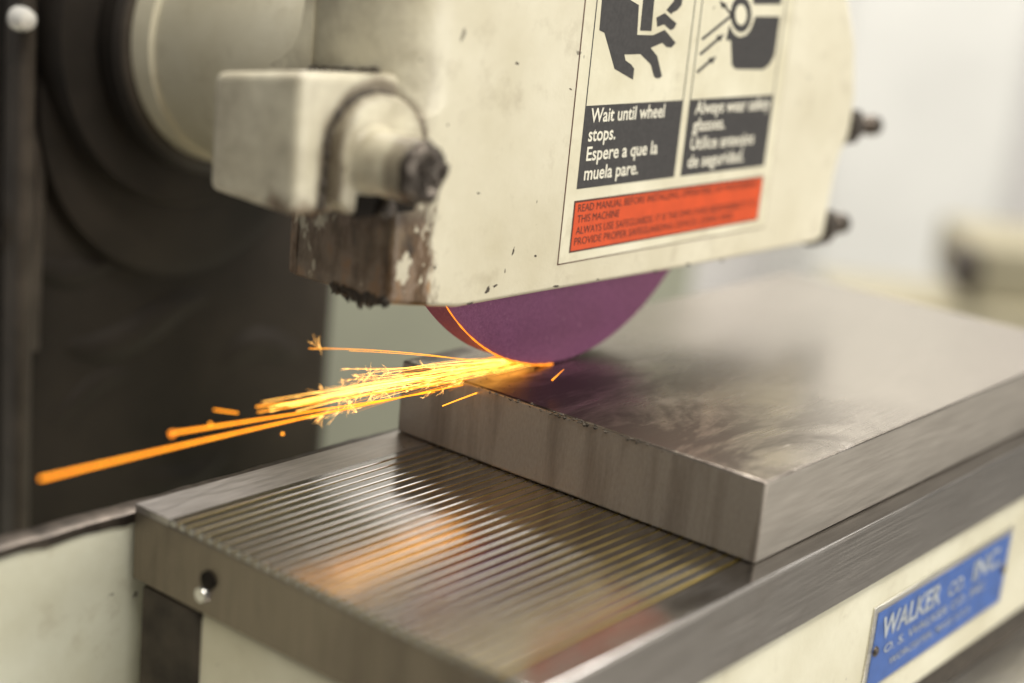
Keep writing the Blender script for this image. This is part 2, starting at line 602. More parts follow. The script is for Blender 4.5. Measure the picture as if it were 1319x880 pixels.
# outline in the front plane: x, z, edge radius, back depth
raw = [(-0.0622, 0.0405, 0.002, 1), (-0.0590, 0.0390, 0.002, 1), (-0.0519, 0.0378, 0.0018, 0), (-0.0302, 0.0344, 0.0016, 0), (0.013, 0.0338, 0.0016, 0),
       (0.0978, 0.0324, 0.0016, 0), (0.200, 0.0316, 0.0018, 0), (0.2055, 0.0324, 0.003, 0),
       (0.2075, 0.0350, 0.004, 1), (0.2103, 0.0591, 0.005, 1), (0.2125, 0.0680, 0.005, 1), (0.2172, 0.0740, 0.005, 1), (0.2185, 0.0800, 0.005, 1), (0.2180, 0.0930, 0.005, 1),
       (0.2110, 0.1150, 0.005, 1), (0.2010, 0.1320, 0.006, 1), (0.175, 0.165, 0.008, 1), (0.135, 0.192, 0.01, 1), (0.08, 0.205, 0.012, 1), (0.02, 0.203, 0.014, 1),
       (-0.03, 0.187, 0.016, 1), (-0.052, 0.168, 0.018, 1), (-0.0612, 0.150, 0.019, 1), (-0.0625, 0.135, 0.019, 1), (-0.0625, 0.0985, 0.019, 1),
       (-0.0625, 0.0955, 0.016, 1), (-0.0625, 0.0942, 0.010, 1), (-0.0625, 0.0930, 0.004, 1), (-0.0625, 0.0915, 0.002, 1), (-0.0625, 0.046, 0.002, 1)]
per = []
for i, a in enumerate(raw):
    b = raw[(i + 1) % len(raw)]
    L = math.hypot(b[0] - a[0], b[1] - a[1])
    k = max(1, int(L / 0.006))
    for j in range(k):
        s = j / k
        per.append((a[0] + (b[0] - a[0]) * s, a[1] + (b[1] - a[1]) * s, a[2] + (b[2] - a[2]) * s, a[3]))
npz = len(per)
bm = bmesh.new()
NA = 8
rings = []
for i in range(npz):
    x, z, r, full = per[i]
    pa, pb = per[i - 1], per[(i + 1) % npz]
    tx, tz = pb[0] - pa[0], pb[1] - pa[1]
    L = math.hypot(tx, tz)
    nx, nz = -tz / L, tx / L      # inward normal for counter-clockwise outline
    col_ = []
    for j in range(NA + 1):
        a = math.pi / 2 * j / NA
        q = r * (1 - math.sin(a))
        col_.append(bm.verts.new((x + nx * q, YG + r * (1 - math.cos(a)), z + nz * q)))
    col_.append(bm.verts.new((x, YB if full else YG + 0.0065, z)))
    rings.append(col_)
for i in range(npz):
    a, b = rings[i], rings[(i + 1) % npz]
    for j in range(NA + 1):
        bm.faces.new((a[j], a[j + 1], b[j + 1], b[j]))
inner = [r_[0] for r_ in rings]
tris = geometry.tessellate_polygon([[Vector((v.co.x, v.co.z, 0)) for v in inner]])
for tr in tris:
    try:
        bm.faces.new([inner[i] for i in tr])
    except ValueError:
        pass
bmesh.ops.recalc_face_normals(bm, faces=bm.faces)
shell = obj('guard_shell', bm, CREAM_GUARD, guard, 32)
for p_ in shell.data.polygons:          # the flat front stays flat shaded
    if p_.normal.y < -0.9999:
        p_.use_smooth = False
so = shell.modifiers.new('thickness', 'SOLIDIFY')
so.thickness = 0.0025
so.offset = -1

# back plate of the guard
poly = [(p_[0], p_[1]) for p_ in per if p_[3] == 1]
obj('back_plate', prism_y(poly, YB - 0.0005, YB + 0.003), CREAM_GUARD, guard, 30)

# square casting on the entry side
bm = box(-0.1000, -0.0605, 0.1015, 0.1370, 0.0685, 0.1090)
for v in bm.verts:
    lft, bck, up = v.co.x < -0.08, v.co.y > 0.12, v.co.z > 0.08
    if up:
        v.co.z = (0.1035 if bck else 0.1085) if lft else (0.1030 if bck else 0.1070)
    elif lft and bck:
        v.co.z = 0.0700
bmesh.ops.bevel(bm, geom=bm.edges[:], offset=0.0030, segments=4, profile=0.55, affect='EDGES')
cast = obj('nozzle_block', bm, CREAM_GUARD, guard, 50)
# arched clamp lug in front of the casting and the boss with its screw
poly = []
for k in range(25):
    a = math.radians(180 * k / 24)
    poly.append((-0.0715 + 0.0170 * math.cos(a), 0.0860 + 0.0160 * math.sin(a)))
poly += [(-0.0885, 0.0735), (-0.0835, 0.0690), (-0.060, 0.0675), (-0.0565, 0.0700)]
bm = prism_y(poly, 0.0960, 0.1035)
bmesh.ops.bevel(bm, geom=[e for e in bm.edges if abs(e.verts[0].co.y - 0.0960) < 1e-6 and abs(e.verts[1].co.y - 0.0960) < 1e-6 and len(e.link_faces) == 2 and abs(e.link_faces[0].normal.dot(e.link_faces[1].normal)) < 0.5], offset=0.0015, segments=3, profile=0.5, affect='EDGES')
obj('clamp_lug', bm, CREAM_GUARD, guard, 30)
bm = bmesh.new()
lathe(bm, (-0.0752, 0.0962, 0.0838), (0, -1, 0), [(0, 0.0104), (0.001, 0.0096), (0.002, 0.0092), (0.0162, 0.0090), (0.0172, 0.0084), (0.0168, 0.0070)], 48)
obj('boss', bm, CREAM_GUARD, guard, 35)
bm = bmesh.new()
lathe(bm, (-0.0748, 0.0800, 0.0838), (0, -1, 0), [(-0.002, 0.0086), (0.0020, 0.0087), (0.0036, 0.0082), (0.0046, 0.0060), (0.0030, 0.0045), (0.0026, 0.001)], 30)
rq = random.Random(8)
for v in bm.verts:
    v.co += Vector((rq.gauss(0, 1), rq.gauss(0, 1), rq.gauss(0, 1))) * 0.00038
    v.co.z -= 0.0006
scr = obj('clamp_screw', bm, DARKSTEEL, guard, 35, label='dark oily clamp screw')
# slot as a black patch painting its shade; small dark screw under the boss
obj('clamp_slot', box(-0.0815, -0.0570, 0.0956, 0.0975, 0.0680, 0.0745, 0.0003, 1), BLACKGAP, guard, 40)
bm = bmesh.new()
lathe(bm, (-0.0705, 0.0965, 0.0700), (0, -1, 0), [(0, 0.0030), (0.003, 0.0030), (0.004, 0.0020)], 20)
obj('grub_screw', bm, DARKSTEEL, guard, 40)
# flared shoulder of the casting towards the spindle
bm = bmesh.new()
yz = [(0.1365, 0.1020), (0.1560, 0.1020), (0.1495, 0.1050), (0.1445, 0.1090), (0.1418, 0.1140), (0.1405, 0.1220), (0.1400, 0.1400), (0.1365, 0.1400)]
va = [bm.verts.new((-0.0629, y_, z_)) for y_, z_ in yz]
vb = [bm.verts.new((-0.0350, y_, z_)) for y_, z_ in yz]
bm.faces.new(va)
bm.faces.new(vb[::-1])
for i in range(len(yz)):
    j = (i + 1) % len(yz)
    bm.faces.new((va[i], vb[i], vb[j], va[j]))
bmesh.ops.recalc_face_normals(bm, faces=bm.faces)
obj('shoulder', bm, CREAM_GUARD, guard, 30)
# caked grime bead round the lug
bm = bmesh.new()
pts, rad = [], []
rr = random.Random(5)
for k in range(46):
    s = k / 45
    if s < 0.45:
        q = s / 0.45
        pts.append((-0.0900 + 0.0012 * q, 0.1015, 0.0700 + 0.0165 * q))
    else:
        a = math.radians(180 - 150 * (s - 0.45) / 0.55)
        pts.append((-0.0725 + 0.0172 * math.cos(a), 0.1012, 0.0862 + 0.0157 * math.sin(a)))
    rad.append(0.0005 + rr.uniform(0, 0.0010))
tube(bm, pts, rad, 7)
obj('dark_bead', bm, GRIME, guard, 60)
bm = bmesh.new()  # dark bead along the step where the upper fillet ends
pts, rad = [], []
for k in range(24):
    s = k / 23
    pts.append((-0.0622 + 0.0200 * s, 0.0993 + 0.006 * (1 - s) ** 2, 0.0998 - 0.0078 * math.sin(s * 1.5)))
    rad.append(0.0006 + rr.uniform(0, 0.0005))
tube(bm, pts, rad, 6)
obj('dark_bead', bm, GRIME, guard, 60)
# dark seam on top of the casting: grime plus painted seam shadow
bm = bmesh.new()
pts = [(-0.0632 - 0.0006 * math.sin(k), 0.108 + 0.028 * k / 20, 0.1066 - 0.0035 * k / 20 + 0.0005 * math.sin(k * 1.7)) for k in range(21)]
tube(bm, pts, [0.0008 + rr.uniform(0, 0.0008) for _ in pts], 6)
obj('dark_bead', bm, GRIME, guard, 60)

# caked swarf hanging under the corner
bm = bmesh.new()
rr = random.Random(12)
for k in range(46):
    s = rr.random()
    b_ = onx(428 + 70 * s, 368 + 19 * s, -0.0612)
    w_ = max(0.15, math.sin(min(1, s * 1.15) * math.pi) ** 0.7)
    L = 0.0016 + 0.0040 * w_ * rr.random() * (0.5 + s)
    rad = 0.0006 + 0.0009 * rr.random()
    tip = b_ + Vector((rr.uniform(-0.0012, 0.0012), rr.uniform(-0.0012, 0.0012), -L))
    mid = (b_ + tip) / 2 + Vector((rr.uniform(-1, 1), rr.uniform(-1, 1), rr.uniform(-1, 1))) * 0.0007
    tube(bm, [b_ + Vector((0.0005, 0, 0.002)), b_, mid, tip], [rad, rad * 1.3, rad, 0.00012], 5)
obj('caked_swarf', bm, GRIME, guard, label='black clump of swarf hanging from the rusty corner')

# paint chips and scuffs through to dark metal
rr = random.Random(31)
for (u, v, L, W, ang) in ((628, 374, 15, 5, -60), (638, 368, 9, 3, -35), (606, 391, 8, 3, -20), (661, 324, 12, 2.2, -75), (690, 330, 3.5, 3, 0), (887, 341, 7, 4, -10), (845, 350, 6, 3, -5),
                          (735, 115, 4, 2.5, 40), (666, 82, 5, 4, 20), (616, 249, 5, 3, 10), (560, 345, 5, 4, 60), (716, 369, 9, 3, -10), (770, 360, 5, 2, -10), (930, 336, 6, 2.5, -10)):
    a_ = math.radians(ang)
    pl = []
    for k in range(11):
        th = 2 * math.pi * k / 11
        q_ = rr.uniform(0.55, 1.15)
        du, dv = math.cos(th) * L * 0.5 * q_, math.sin(th) * W * 0.5 * q_
        w3 = ony(u + du * math.cos(a_) - dv * math.sin(a_), v + du * math.sin(a_) + dv * math.cos(a_), YG)
        pl.append((w3.x, w3.z))
    obj('paint_chip', prism_y(pl[::-1], YG - 0.00006, YG + 0.0003), GRIME, guard)

# two studs on the outgoing edge
THREAD = mat_plain('stud_steel', (0.08, 0.065, 0.052), 0.38, 0.9, 0.5, 200, 0.2)
for (zz, x0, ln) in ((0.0790, 0.2200, 0.033), (0.0362, 0.2095, 0.027)):
    yy = 0.1060
    bm = bmesh.new()
    prof = []
    nn = int(ln / 0.0012)
    for k in range(nn):
        prof += [(k * 0.0012, 0.0031), (k * 0.0012 + 0.0006, 0.0036)]
    prof.append((ln, 0.0026))
    lathe(bm, (x0, yy, zz), (1, 0, -0.05), prof, 20)
    st_ = obj('guard_stud', bm, THREAD, guard, 25)
    bm = bmesh.new()
    lathe(bm, (x0, yy, zz), (1, 0, -0.05), [(-0.003, 0.0085), (0.002, 0.0085)], 28)
    lathe(bm, (x0, yy, zz), (1, 0, -0.05), [(0.0022, 0.0074), (0.0028, 0.0082), (0.0092, 0.0082), (0.0100, 0.0072)], 6)
    obj('hex_nut', bm, DARKSTEEL, st_, 25)
    bm = bmesh.new()
    lathe(bm, (x0 + ln - 0.004, yy, zz - 0.05 * (ln - 0.004)), (1, 0, -0.05), [(-0.003, 0.0038), (-0.002, 0.0045), (0.003, 0.0045), (0.0042, 0.0036)], 24)
    obj('stud_cap', bm, DARKSTEEL, st_, 25)

# ------------------------------------------------------------------ safety decal
DEC_W = mat_cream('decal_white', col=(0.68, 0.645, 0.50), dirt=0.5, stain_seed=9)
DEC_K = mat_plain('decal_black', (0.040, 0.037, 0.035), 0.42, 0, 0.25, 700)
DEC_O = mat_plain('decal_orange', (0.58, 0.065, 0.008), 0.45, 0, 0.10, 140)
DEC_T = mat_plain('decal_lettering_white', (0.70, 0.665, 0.54), 0.5, 0, 0.08, 300)
DEC_D = mat_plain('decal_lettering_dark', (0.075, 0.022, 0.012), 0.5, 0, 0.2, 300)


def rect(x0, x1, z0, z1):
    return [(x0, z0), (x1, z0), (x1, z1), (x0, z1)]


def P(u, v):
    q = ony(u, v, YG)
    return (q.x, q.z)


def Z3(X, Y):
    return P(740 + X / 4.632, Y / 4.632)


decal = obj('safety_decal', prism_y(rect(0.0193, 0.1535, 0.0428, 0.165), YG - 0.00022, YG + 0.0004), DEC_W, guard, label='bilingual safety decal with hand and goggles pictograms')
Y1, Y2 = YG - 0.00032, YG - 0.00005      # printed ink, a hair above the film
obj('decal_outline', prism_y(rect(0.0189, 0.1539, 0.0424, 0.1654), YG - 0.00012, YG + 0.0003), DEC_D, decal)


def ink(name, polys, mat, y1=Y1):
    bm = bmesh.new()
    for p_ in polys:
        prism_y(p_, y1, Y2, bm)
    return obj(name, bm, mat, decal)


LX0, LX1, RX0, RX1, ZB0, ZB1 = 0.0250, 0.0833, 0.0875, 0.1466, 0.0677, 0.0953
ink('caption_panel', [rect(LX0, LX1, ZB0, ZB1)], DEC_K)
ink('caption_panel', [rect(RX0, RX1, ZB0, ZB1)], DEC_K)
w_ = 0.00045
for xb in (LX0, LX1 - w_, RX0, RX1 - w_):
    ink('panel_border', [rect(xb, xb + w_, ZB1, 0.16)], DEC_K)
hand = [(165, -90), (160, 0), (145, 180), (175, 195), (205, 300), (235, 410), (345, 475), (352, 410), (335, 385), (300, 360), (293, 325), (390, 322),
        (452, 385), (470, 455), (482, 466), (500, 467), (518, 455), (490, 335), (450, 285), (520, 255), (545, 280), (575, 283), (600, 255), (535, 178),
        (465, 210), (370, 208), (380, 30), (330, 0), (325, -90)]
ink('hand_pictogram', [[Z3(*q) for q in hand],
                       [Z3(*q) for q in [(415, -90), (388, 182), (455, 185), (480, -90)]],
                       [Z3(*q) for q in [(485, 105), (535, 78), (605, 140), (590, 170), (570, 180), (530, 145), (490, 160)]],
                       [Z3(*q) for q in [(545, 60), (590, 5), (600, -50), (645, -50), (635, 30), (610, 60), (580, 75), (575, 85)]]], DEC_K)
face = [(1075, 98), (1222, 98), (1200, 260), (1190, 330), (1160, 385), (1120, 415), (960, 412), (935, 390), (930, 240), (900, 240), (920, 150), (940, 190),
        (960, 212), (985, 222), (1020, 210), (1045, 180), (1065, 130)]


def ell(cx, cy, rx, ry, n=32):
    return [Z3(cx + rx * math.cos(2 * math.pi * k / n), cy + ry * math.sin(2 * math.pi * k / n)) for k in range(n)]


def bar(x0, y0, x1, y1, w):
    dx, dy = x1 - x0, y1 - y0
    L = math.hypot(dx, dy)
    nx, ny = -dy / L * w / 2, dx / L * w / 2
    return [Z3(x0 + nx, y0 + ny), Z3(x1 + nx, y1 + ny), Z3(x1 - nx, y1 - ny), Z3(x0 - nx, y0 - ny)]


def head(x, y, dx, dy, s):
    L = math.hypot(dx, dy)
    dx, dy = dx / L, dy / L
    return [Z3(x, y), Z3(x - dx * s * 1.5 + dy * s * 0.6, y - dy * s * 1.5 - dx * s * 0.6), Z3(x - dx * s * 1.5 - dy * s * 0.6, y - dy * s * 1.5 + dx * s * 0.6)]


ink('goggles_pictogram', [[Z3(*q) for q in face], [Z3(*q) for q in [(1065, 25), (1228, 25), (1236, -90), (1050, -90)]],
                          ell(990, 85, 62, 108),
                          bar(757, 235, 935, 92, 15), bar(935, 92, 885, 25, 13), head(862, 2, -60, -75, 32),
                          bar(745, 325, 860, 228, 15), head(890, 202, 120, -100, 32),
                          bar(727, 432, 812, 358, 15), head(842, 335, 110, -95, 32)], DEC_K)
bm = bmesh.new()
prism_y(ell(988, 88, 34, 62), YG - 0.00042, Y2, bm)
obj('goggle_lens', bm, DEC_W, decal)


def lettering(name, s, x, z, height, mat, parent, y, width=None, bold=0.0, maxw=None):
    cu = bpy.data.curves.new('lettering_curve', 'FONT')
    cu.body = s
    cu.size = 1.0
    cu.offset = bold
    cu.resolution_u = 3
    tmp = bpy.data.objects.new('lettering_tmp', cu)
    COL.objects.link(tmp)
    bpy.context.view_layer.update()
    me = bpy.data.meshes.new_from_object(tmp.evaluated_get(bpy.context.evaluated_depsgraph_get()))
    bpy.data.objects.remove(tmp)
    xs = [v.co.x for v in me.vertices]
    w0 = max(xs) - min(xs)
    sx = width / w0 if width else height
    off = wloc(parent)
    for v in me.vertices:
        v.co = Vector((x + (v.co.x - min(xs)) * sx, y, z + v.co.y * height)) - off
    me.materials.clear()
    me.materials.append(mat)
    o = bpy.data.objects.new(name, me)
    COL.objects.link(o)
    o.parent = parent
    return o


YT = YG - 0.00042


def textline(s, u0, v0, u1, capz, mat, bold=0.016):
    """baseline starts at pixel (u0, v0) and ends at column u1 on the guard face"""
    x0, z0 = P(u0, v0)
    lo, hi = x0, 0.2
    for _ in range(40):        # find x where the projected column is u1
        m = (lo + hi) / 2
        q = Vector((m, YG, z0)) - CAM
        if q.dot(AX) / q.dot(AZ) * F_PX + W_PX / 2 < u1:
            lo = m
        else:
            hi = m
    lettering('lettering', s, x0, z0, capz / 0.69, mat, decal, YT, lo - x0, bold)


CAPH = 0.0046
textline('Wait until wheel', 759, 157.5, 854, CAPH, DEC_T)
textline('stops.', 756, 182, 791, CAPH, DEC_T)
textline('Espere a que la', 753.5, 207, 845, CAPH, DEC_T)
textline('muela pare.', 750.5, 232, 820, CAPH, DEC_T)
textline('Always wear safety', 893.5, 147, 990, CAPH, DEC_T)
textline('glasses.', 890.5, 169, 932, CAPH, DEC_T)
textline('Utilice anteojos', 887.5, 193, 969, CAPH, DEC_T)
textline('de seguridad.', 884, 216, 956, CAPH, DEC_T)
OX0, OX1, OZ0, OZ1 = 0.0245, 0.1474, 0.0460, 0.0637
ink('warning_frame', [rect(OX0, OX1, OZ0, OZ1)], DEC_D)
ink('warning_panel', [rect(OX0 + 0.0007, OX1 - 0.0006, OZ0 + 0.0006, OZ1 - 0.0007)], DEC_O, YG - 0.00038)
YT = YG - 0.00048
CAPS = 0.0026
textline('READ MANUAL BEFORE INSTALLING, OPERATING, OR MAINTAINING', 743, 273, 973, CAPS, DEC_D, 0.0)
textline('THIS MACHINE', 742, 287, 796, CAPS, DEC_D, 0.0)
textline('ALWAYS USE SAFEGUARDS. IT IS THE EMPLOYERS RESPONSIBILITY TO', 740, 302, 971, CAPS, DEC_D, 0.0)
textline('PROVIDE PROPER SAFEGUARDING DEVICES. (OSHA, ANSI)', 738, 316, 942, CAPS, DEC_D, 0.0)

# ------------------------------------------------------------------ magnetic chuck
HT = -0.0263
CX0, CX1, CY0, CY1 = -0.1140, 0.3430, -0.0065, 0.1475
chuck = thing('magnetic_chuck', 'steel magnetic chuck with brass lined ribs and a blue nameplate under the block', 'magnetic chuck', (0.1145, 0.07, -0.1285))
obj('chuck_body', box(CX0 + 0.0004, CX1 - 0.0006, CY0, CY1, -0.0505, HT - 0.0022, 0.0004, 2), ENDST, chuck, 40)
sp = obj('side_plate', box(CX0, CX1, CY0 - 0.0012, CY0 + 0.0116, -0.0503, HT, 0.0010, 3), SIDE, chuck, 40)
sp.data.materials.append(STRIP)
for p_ in sp.data.polygons:
    if p_.normal.z > 0.95:
        p_.material_index = 1
obj('back_rail', box(CX0 + 0.0006, CX1, 0.1320, CY1 - 0.0001, HT - 0.0024, HT - 0.0001), RAIL, chuck, 40)
obj('painted_base', box(CX0 + 0.002, CX1 - 0.002, CY0 + 0.0006, CY1 - 0.003, -0.1085, -0.0507, 0.003, 3), CREAM_BASE, chuck, 40)
obj('foot_plinth', box(CX0 + 0.012, CX1 - 0.012, CY0 + 0.008, CY1 - 0.012, -0.1285, -0.1083, 0.001, 2), GRIME, chuck, 40)
NB = 31
Y0S, PITCH = 0.0055, 0.00408
bw = 0.0008
bmS = box(CX0 + 0.0008, CX1 - 0.0008, 0, PITCH - bw - 0.0001, HT - 0.0024, HT, 0.00025, 1)
bmB = box(CX0 + 0.0012, CX1 - 0.0012, 0, bw, HT - 0.0024, HT - 0.00035)
mS = obj('steel_strip', bmS, STRIP, chuck)
mB = obj('brass_strip', bmB, BRASS, chuck)
for k in range(NB):
    y = Y0S + k * PITCH
    if k == 0:
        s_, b_ = mS, mB
    else:
        s_, b_ = mS.copy(), mB.copy()
        COL.objects.link(s_)
        COL.objects.link(b_)
    b_.location = (0, y, 0)
    s_.location = (0, y + bw + 0.00005, random.uniform(-0.00003, 0.00003))
# fixing hole in the end face, its shade painted as a black disc
bm = bmesh.new()
hp = onx(268, 748, CX0)
lathe(bm, (CX0 - 0.0004, hp.y, hp.z), (1, 0, 0), [(0, 0.0030), (0.002, 0.0028), (0.0022, 0.0002)], 24)
obj('screw_hole', bm, BLACKGAP, chuck, 40)
bm = bmesh.new()
lathe(bm, (CX0 - 0.0012, hp.y + 0.002, hp.z - 0.005), (1, 0, 0), [(0, 0.0022), (0.002, 0.0028)], 16)
obj('plug_screw', bm, CHROME, chuck, 40)
# dark brown boxes at the rear end of the base
DARK_BROWN = mat_plain('dark_brown', (0.045, 0.036, 0.026), 0.6, 0, 0.7, 50, 0.4, 0.25)
obj('dark_end_box', box(CX0 + 0.0005, CX0 + 0.006, 0.1170, 0.1435, -0.124, -0.0512, 0.0015, 2), DARK_BROWN, chuck, 40)
obj('dark_end_box', box(CX0 + 0.0008, CX0 + 0.006, 0.0930, 0.1172, -0.124, -0.0760, 0.0015, 2), DARK_BROWN, chuck, 40)

# blue nameplate on the painted base
BLUE = mat_plain('nameplate_blue', (0.036, 0.100, 0.32), 0.45, 0, 0.2, 130)
PLATE = mat_steel('nameplate_metal', (0.62, 0.60, 0.54), (0.3, 0.45), (3, 120, 120), 0.4)
PLT = mat_plain('nameplate_lettering', (0.33, 0.36, 0.39), 0.5, 0, 0.3, 200)
yb = CY0 + 0.0006
np_ = obj('nameplate', box(0.0780, 0.1985, yb - 0.0008, yb + 0.0004, -0.0945, -0.0615, 0.0002, 1), PLATE, chuck, 40, label='blue and silver maker nameplate')
obj('blue_field', box(0.0808, 0.1962, yb - 0.0010, yb - 0.0006, -0.0935, -0.0642), BLUE, np_)
YL = yb - 0.0012
lettering('lettering', 'WALKER', 0.0855, -0.0755, 0.0118, PLT, np_, YL, 0.0480, 0.03)
lettering('lettering', 'CO.', 0.1400, -0.0755, 0.0080, PLT, np_, YL, 0.0150, 0.02)
lettering('lettering', 'INC.', 0.1620, -0.0755, 0.0118, PLT, np_, YL, 0.0270, 0.03)
lettering('lettering', 'O. S. WALKER CO. INC.', 0.0900, -0.0822, 0.0050, PLT, np_, YL, 0.0880, 0.01)
lettering('lettering', 'WORCESTER, MASS. U.S.A.', 0.0960, -0.0885, 0.0040, PLT, np_, YL, 0.0700, 0.01)
for xx in (0.0830, 0.1940):
    bm = bmesh.new()
    lathe(bm, (xx, yb - 0.0008, -0.079), (0, -1, 0), [(0, 0.0020), (0.0008, 0.0018), (0.0013, 0.0008)], 16)
    obj('drive_screw', bm, DARKSTEEL, np_, 50)

# ------------------------------------------------------------------ steel block being ground
blk = thing('steel_block', 'flat rectangular steel block being ground on the chuck, smeared with burn marks', 'steel block', (0.135, 0.0735, HT))
bm = box(0.0, 0.27, 0.0, 0.147, HT + 0.0001, 0.0, 0.0009, 3)
obj('block_body', bm, BLOCK, blk, 40)
# burrs and swarf crumbs left along the top entry edge
rr = random.Random(21)
bm = bmesh.new()
for k in range(110):
    y = rr.triangular(0.015, 0.125, 0.07)
    s_ = rr.uniform(0.00012, 0.0005) * (1.5 if 0.04 < y < 0.11 else 0.7)
    c_ = Vector((rr.uniform(-0.0004, 0.0008), y, rr.uniform(-0.0012, -0.0001)))
    vs = []
    for dx, dy, dz in ((1, 0, 0), (-1, 0, 0), (0, 1.6, 0), (0, -1.6, 0), (0, 0, 0.7), (0, 0, -0.9)):
        vs.append(bm.verts.new(c_ + Vector((dx, dy, dz)) * s_ * rr.uniform(0.6, 1.3)))
    for a, b, c in ((0, 2, 4), (2, 1, 4), (1, 3, 4), (3, 0, 4), (2, 0, 5), (1, 2, 5), (3, 1, 5), (0, 3, 5)):
        bm.faces.new((vs[a], vs[b], vs[c]))
obj('edge_burr', bm, GRIME, blk, kind='stuff')

# ------------------------------------------------------------------ sparks
E_THICK = mat_emit('spark_orange', (1.0, 0.26, 0.004), 2.8)
E_MID = mat_emit('spark_gold', (1.0, 0.29, 0.012), 2.8)
E_HOT = mat_emit('spark_white_gold', (1.0, 0.42, 0.06), 6.5)
E_SOFT = mat_emit('spark_amber', (1.0, 0.26, 0.010), 1.7)
E_STAR = mat_emit('spark_star', (1.0, 0.42, 0.08), 5.0)
E_RIM = mat_emit('spark_rim', (1.0, 0.23, 0.008), 1.9)
C0 = Vector((0.046, 0.119, 0.0008))


def path(p0, p1, n=12, sag=0.0, jit=0.0, rng=random):
    out = []
    for k in range(n + 1):
        s = k / n
        q = p0.lerp(p1, s)
        q.z += sag * 4 * s * (1 - s)
        if jit:
            q += Vector((0, rng.uniform(-jit, jit), rng.uniform(-jit, jit)))
        out.append(q)
    return out


def streak(label, a, b, ya, yb_, r0, r1, mat, sag=0.0, group='spark streaks off the wheel'):
    p0 = ony(a[0], a[1], ya)
    p1 = ony(b[0], b[1], yb_)
    pts = path(p0, p1, 16, sag)
    bm = bmesh.new()
    tube(bm, pts, [r0 + (r1 - r0) * k / 16 for k in range(17)], 8)
    return obj('spark_streak', bm, mat, None, 60, label=label, cat='spark', group=group)


streak('longest thick orange spark streak flying past the chuck end over the splash guard', (52, 617), (690, 478), 0.118, 0.119, 0.00050, 0.00010, E_THICK, 0.0012)
streak('second longest thick orange spark streak, with a glowing bead at its tip', (222, 558), (560, 505), 0.118, 0.119, 0.00042, 0.00012, E_THICK)
streak('short stray orange spark streak above the two thick ones', (276, 528), (306, 532), 0.1185, 0.1185, 0.00022, 0.00022, E_THICK)
streak('thin orange spark streak just above the bead-tipped one', (330, 524), (560, 497), 0.119, 0.119, 0.00022, 0.00010, E_MID)
streak('thin gold spark streak in the middle of the fan, short of the column edge', (332, 531), (600, 490), 0.119, 0.119, 0.00018, 0.00010, E_MID)
streak('high thin spark streak ending in a forked star beside the dark column', (398, 449), (640, 471), 0.122, 0.119, 0.00010, 0.00009, E_MID, 0.0016)
streak('high faint spark streak with a small star, just below the rusty guard corner', (450, 452), (660, 470), 0.124, 0.119, 0.00006, 0.00009, E_MID, 0.0006)
streak('low lone spark streak in front of the block end face', (570, 523), (690, 482), 0.110, 0.117, 0.00018, 0.00030, E_MID, 0.0005)
streak('tiny spark hopping back onto the block top beside the wheel', (711, 490), (726, 476), 0.092, 0.092, 0.00035, 0.0001, E_RIM)
# glowing beads near the streaks
rr = random.Random(4)
for (u, v, r_, lab) in ((222, 559, 0.0011, 'glowing spark bead at the tip of the second thick streak'),
                        (271, 546, 0.0005, 'small round spark bead just above the bead-tipped streak'),
                        (364, 559, 0.0005, 'small orange spark bead hanging below the longest streak')):
    q = ony(u, v, 0.117)
    bm = bmesh.new()
    bmesh.ops.create_icosphere(bm, subdivisions=2, radius=r_)
    for vv in bm.verts:
        vv.co = vv.co * rr.uniform(0.85, 1.1) + q
    obj('spark_bead', bm, E_MID if r_ < 0.0008 else E_RIM, None, 60, label=lab, cat='spark', group='spark beads')

# dense fan of fine sparks, nobody could count them
rr = random.Random(11)
bm = bmesh.new()
bs = bmesh.new()
bd = bmesh.new()


def star(q, size, cnt):
    for _ in range(cnt):
        d = Vector((rr.gauss(0, 1), rr.gauss(0, 0.8), rr.gauss(0, 1))).normalized()
        d.x -= 0.25
        L = size * rr.uniform(0.35, 1.0)
        m = q + d * L * 0.55 + Vector((0, 0, rr.uniform(-0.1, 0.1) * L))
        e = q + d * L
        tube(bs, [q, m, e], [0.00004, 0.00003, 0.000012], 4)
        if rr.random() < 0.35:
            d2 = (d + Vector((rr.gauss(0, 0.7), 0, rr.gauss(0, 0.7)))).normalized()
            tube(bs, [m, m + d2 * L * 0.4], [0.00003, 0.000012], 4)


for k in range(105):
    # lines end on a fan between these pixel rows; the fan is narrow near the wheel
    u = rr.triangular(405, 640, 480)
    s = (700 - u) / 300.0
    vc = 473 + 36 * s
    v = vc + (rr.uniform(-36, 36) if k % 2 else rr.gauss(2, 12)) * s + rr.gauss(0, 1.5)
    yv = 0.1195 + rr.gauss(0, 0.0032) * s
    p1 = ony(u, v, yv)
    st0 = rr.uniform(0.0, 0.35)
    p0 = C0.lerp(p1, st0) + Vector((0, rr.uniform(-0.004, 0.004) * (1 - st0), rr.uniform(-0.0003, 0.0008)))
    pts = path(p0, p1, 8, rr.uniform(-0.0010, 0.0018), 0.00008, rr)
    r_ = rr.uniform(0.000022, 0.000068)
    tube(bm if k % 5 < 2 else bd, pts, [r_ * (1.15 - 0.6 * j / 8) for j in range(9)], 5)
    q_ = rr.random()
    if q_ < 0.25:
        star(p1, rr.uniform(0.0012, 0.0048), rr.randint(3, 8))
    elif q_ < 0.75:      # forked tip
        for _ in range(rr.randint(2, 4)):
            d_ = Vector((-1, rr.gauss(0, 0.35), rr.gauss(0, 0.45))).normalized()
            L_ = rr.uniform(0.001, 0.006)
            tube(bs, [p1, p1 + d_ * L_ * 0.5 + Vector((0, 0, rr.gauss(0, 0.0002))), p1 + d_ * L_], [0.00004, 0.00003, 0.00001], 4)
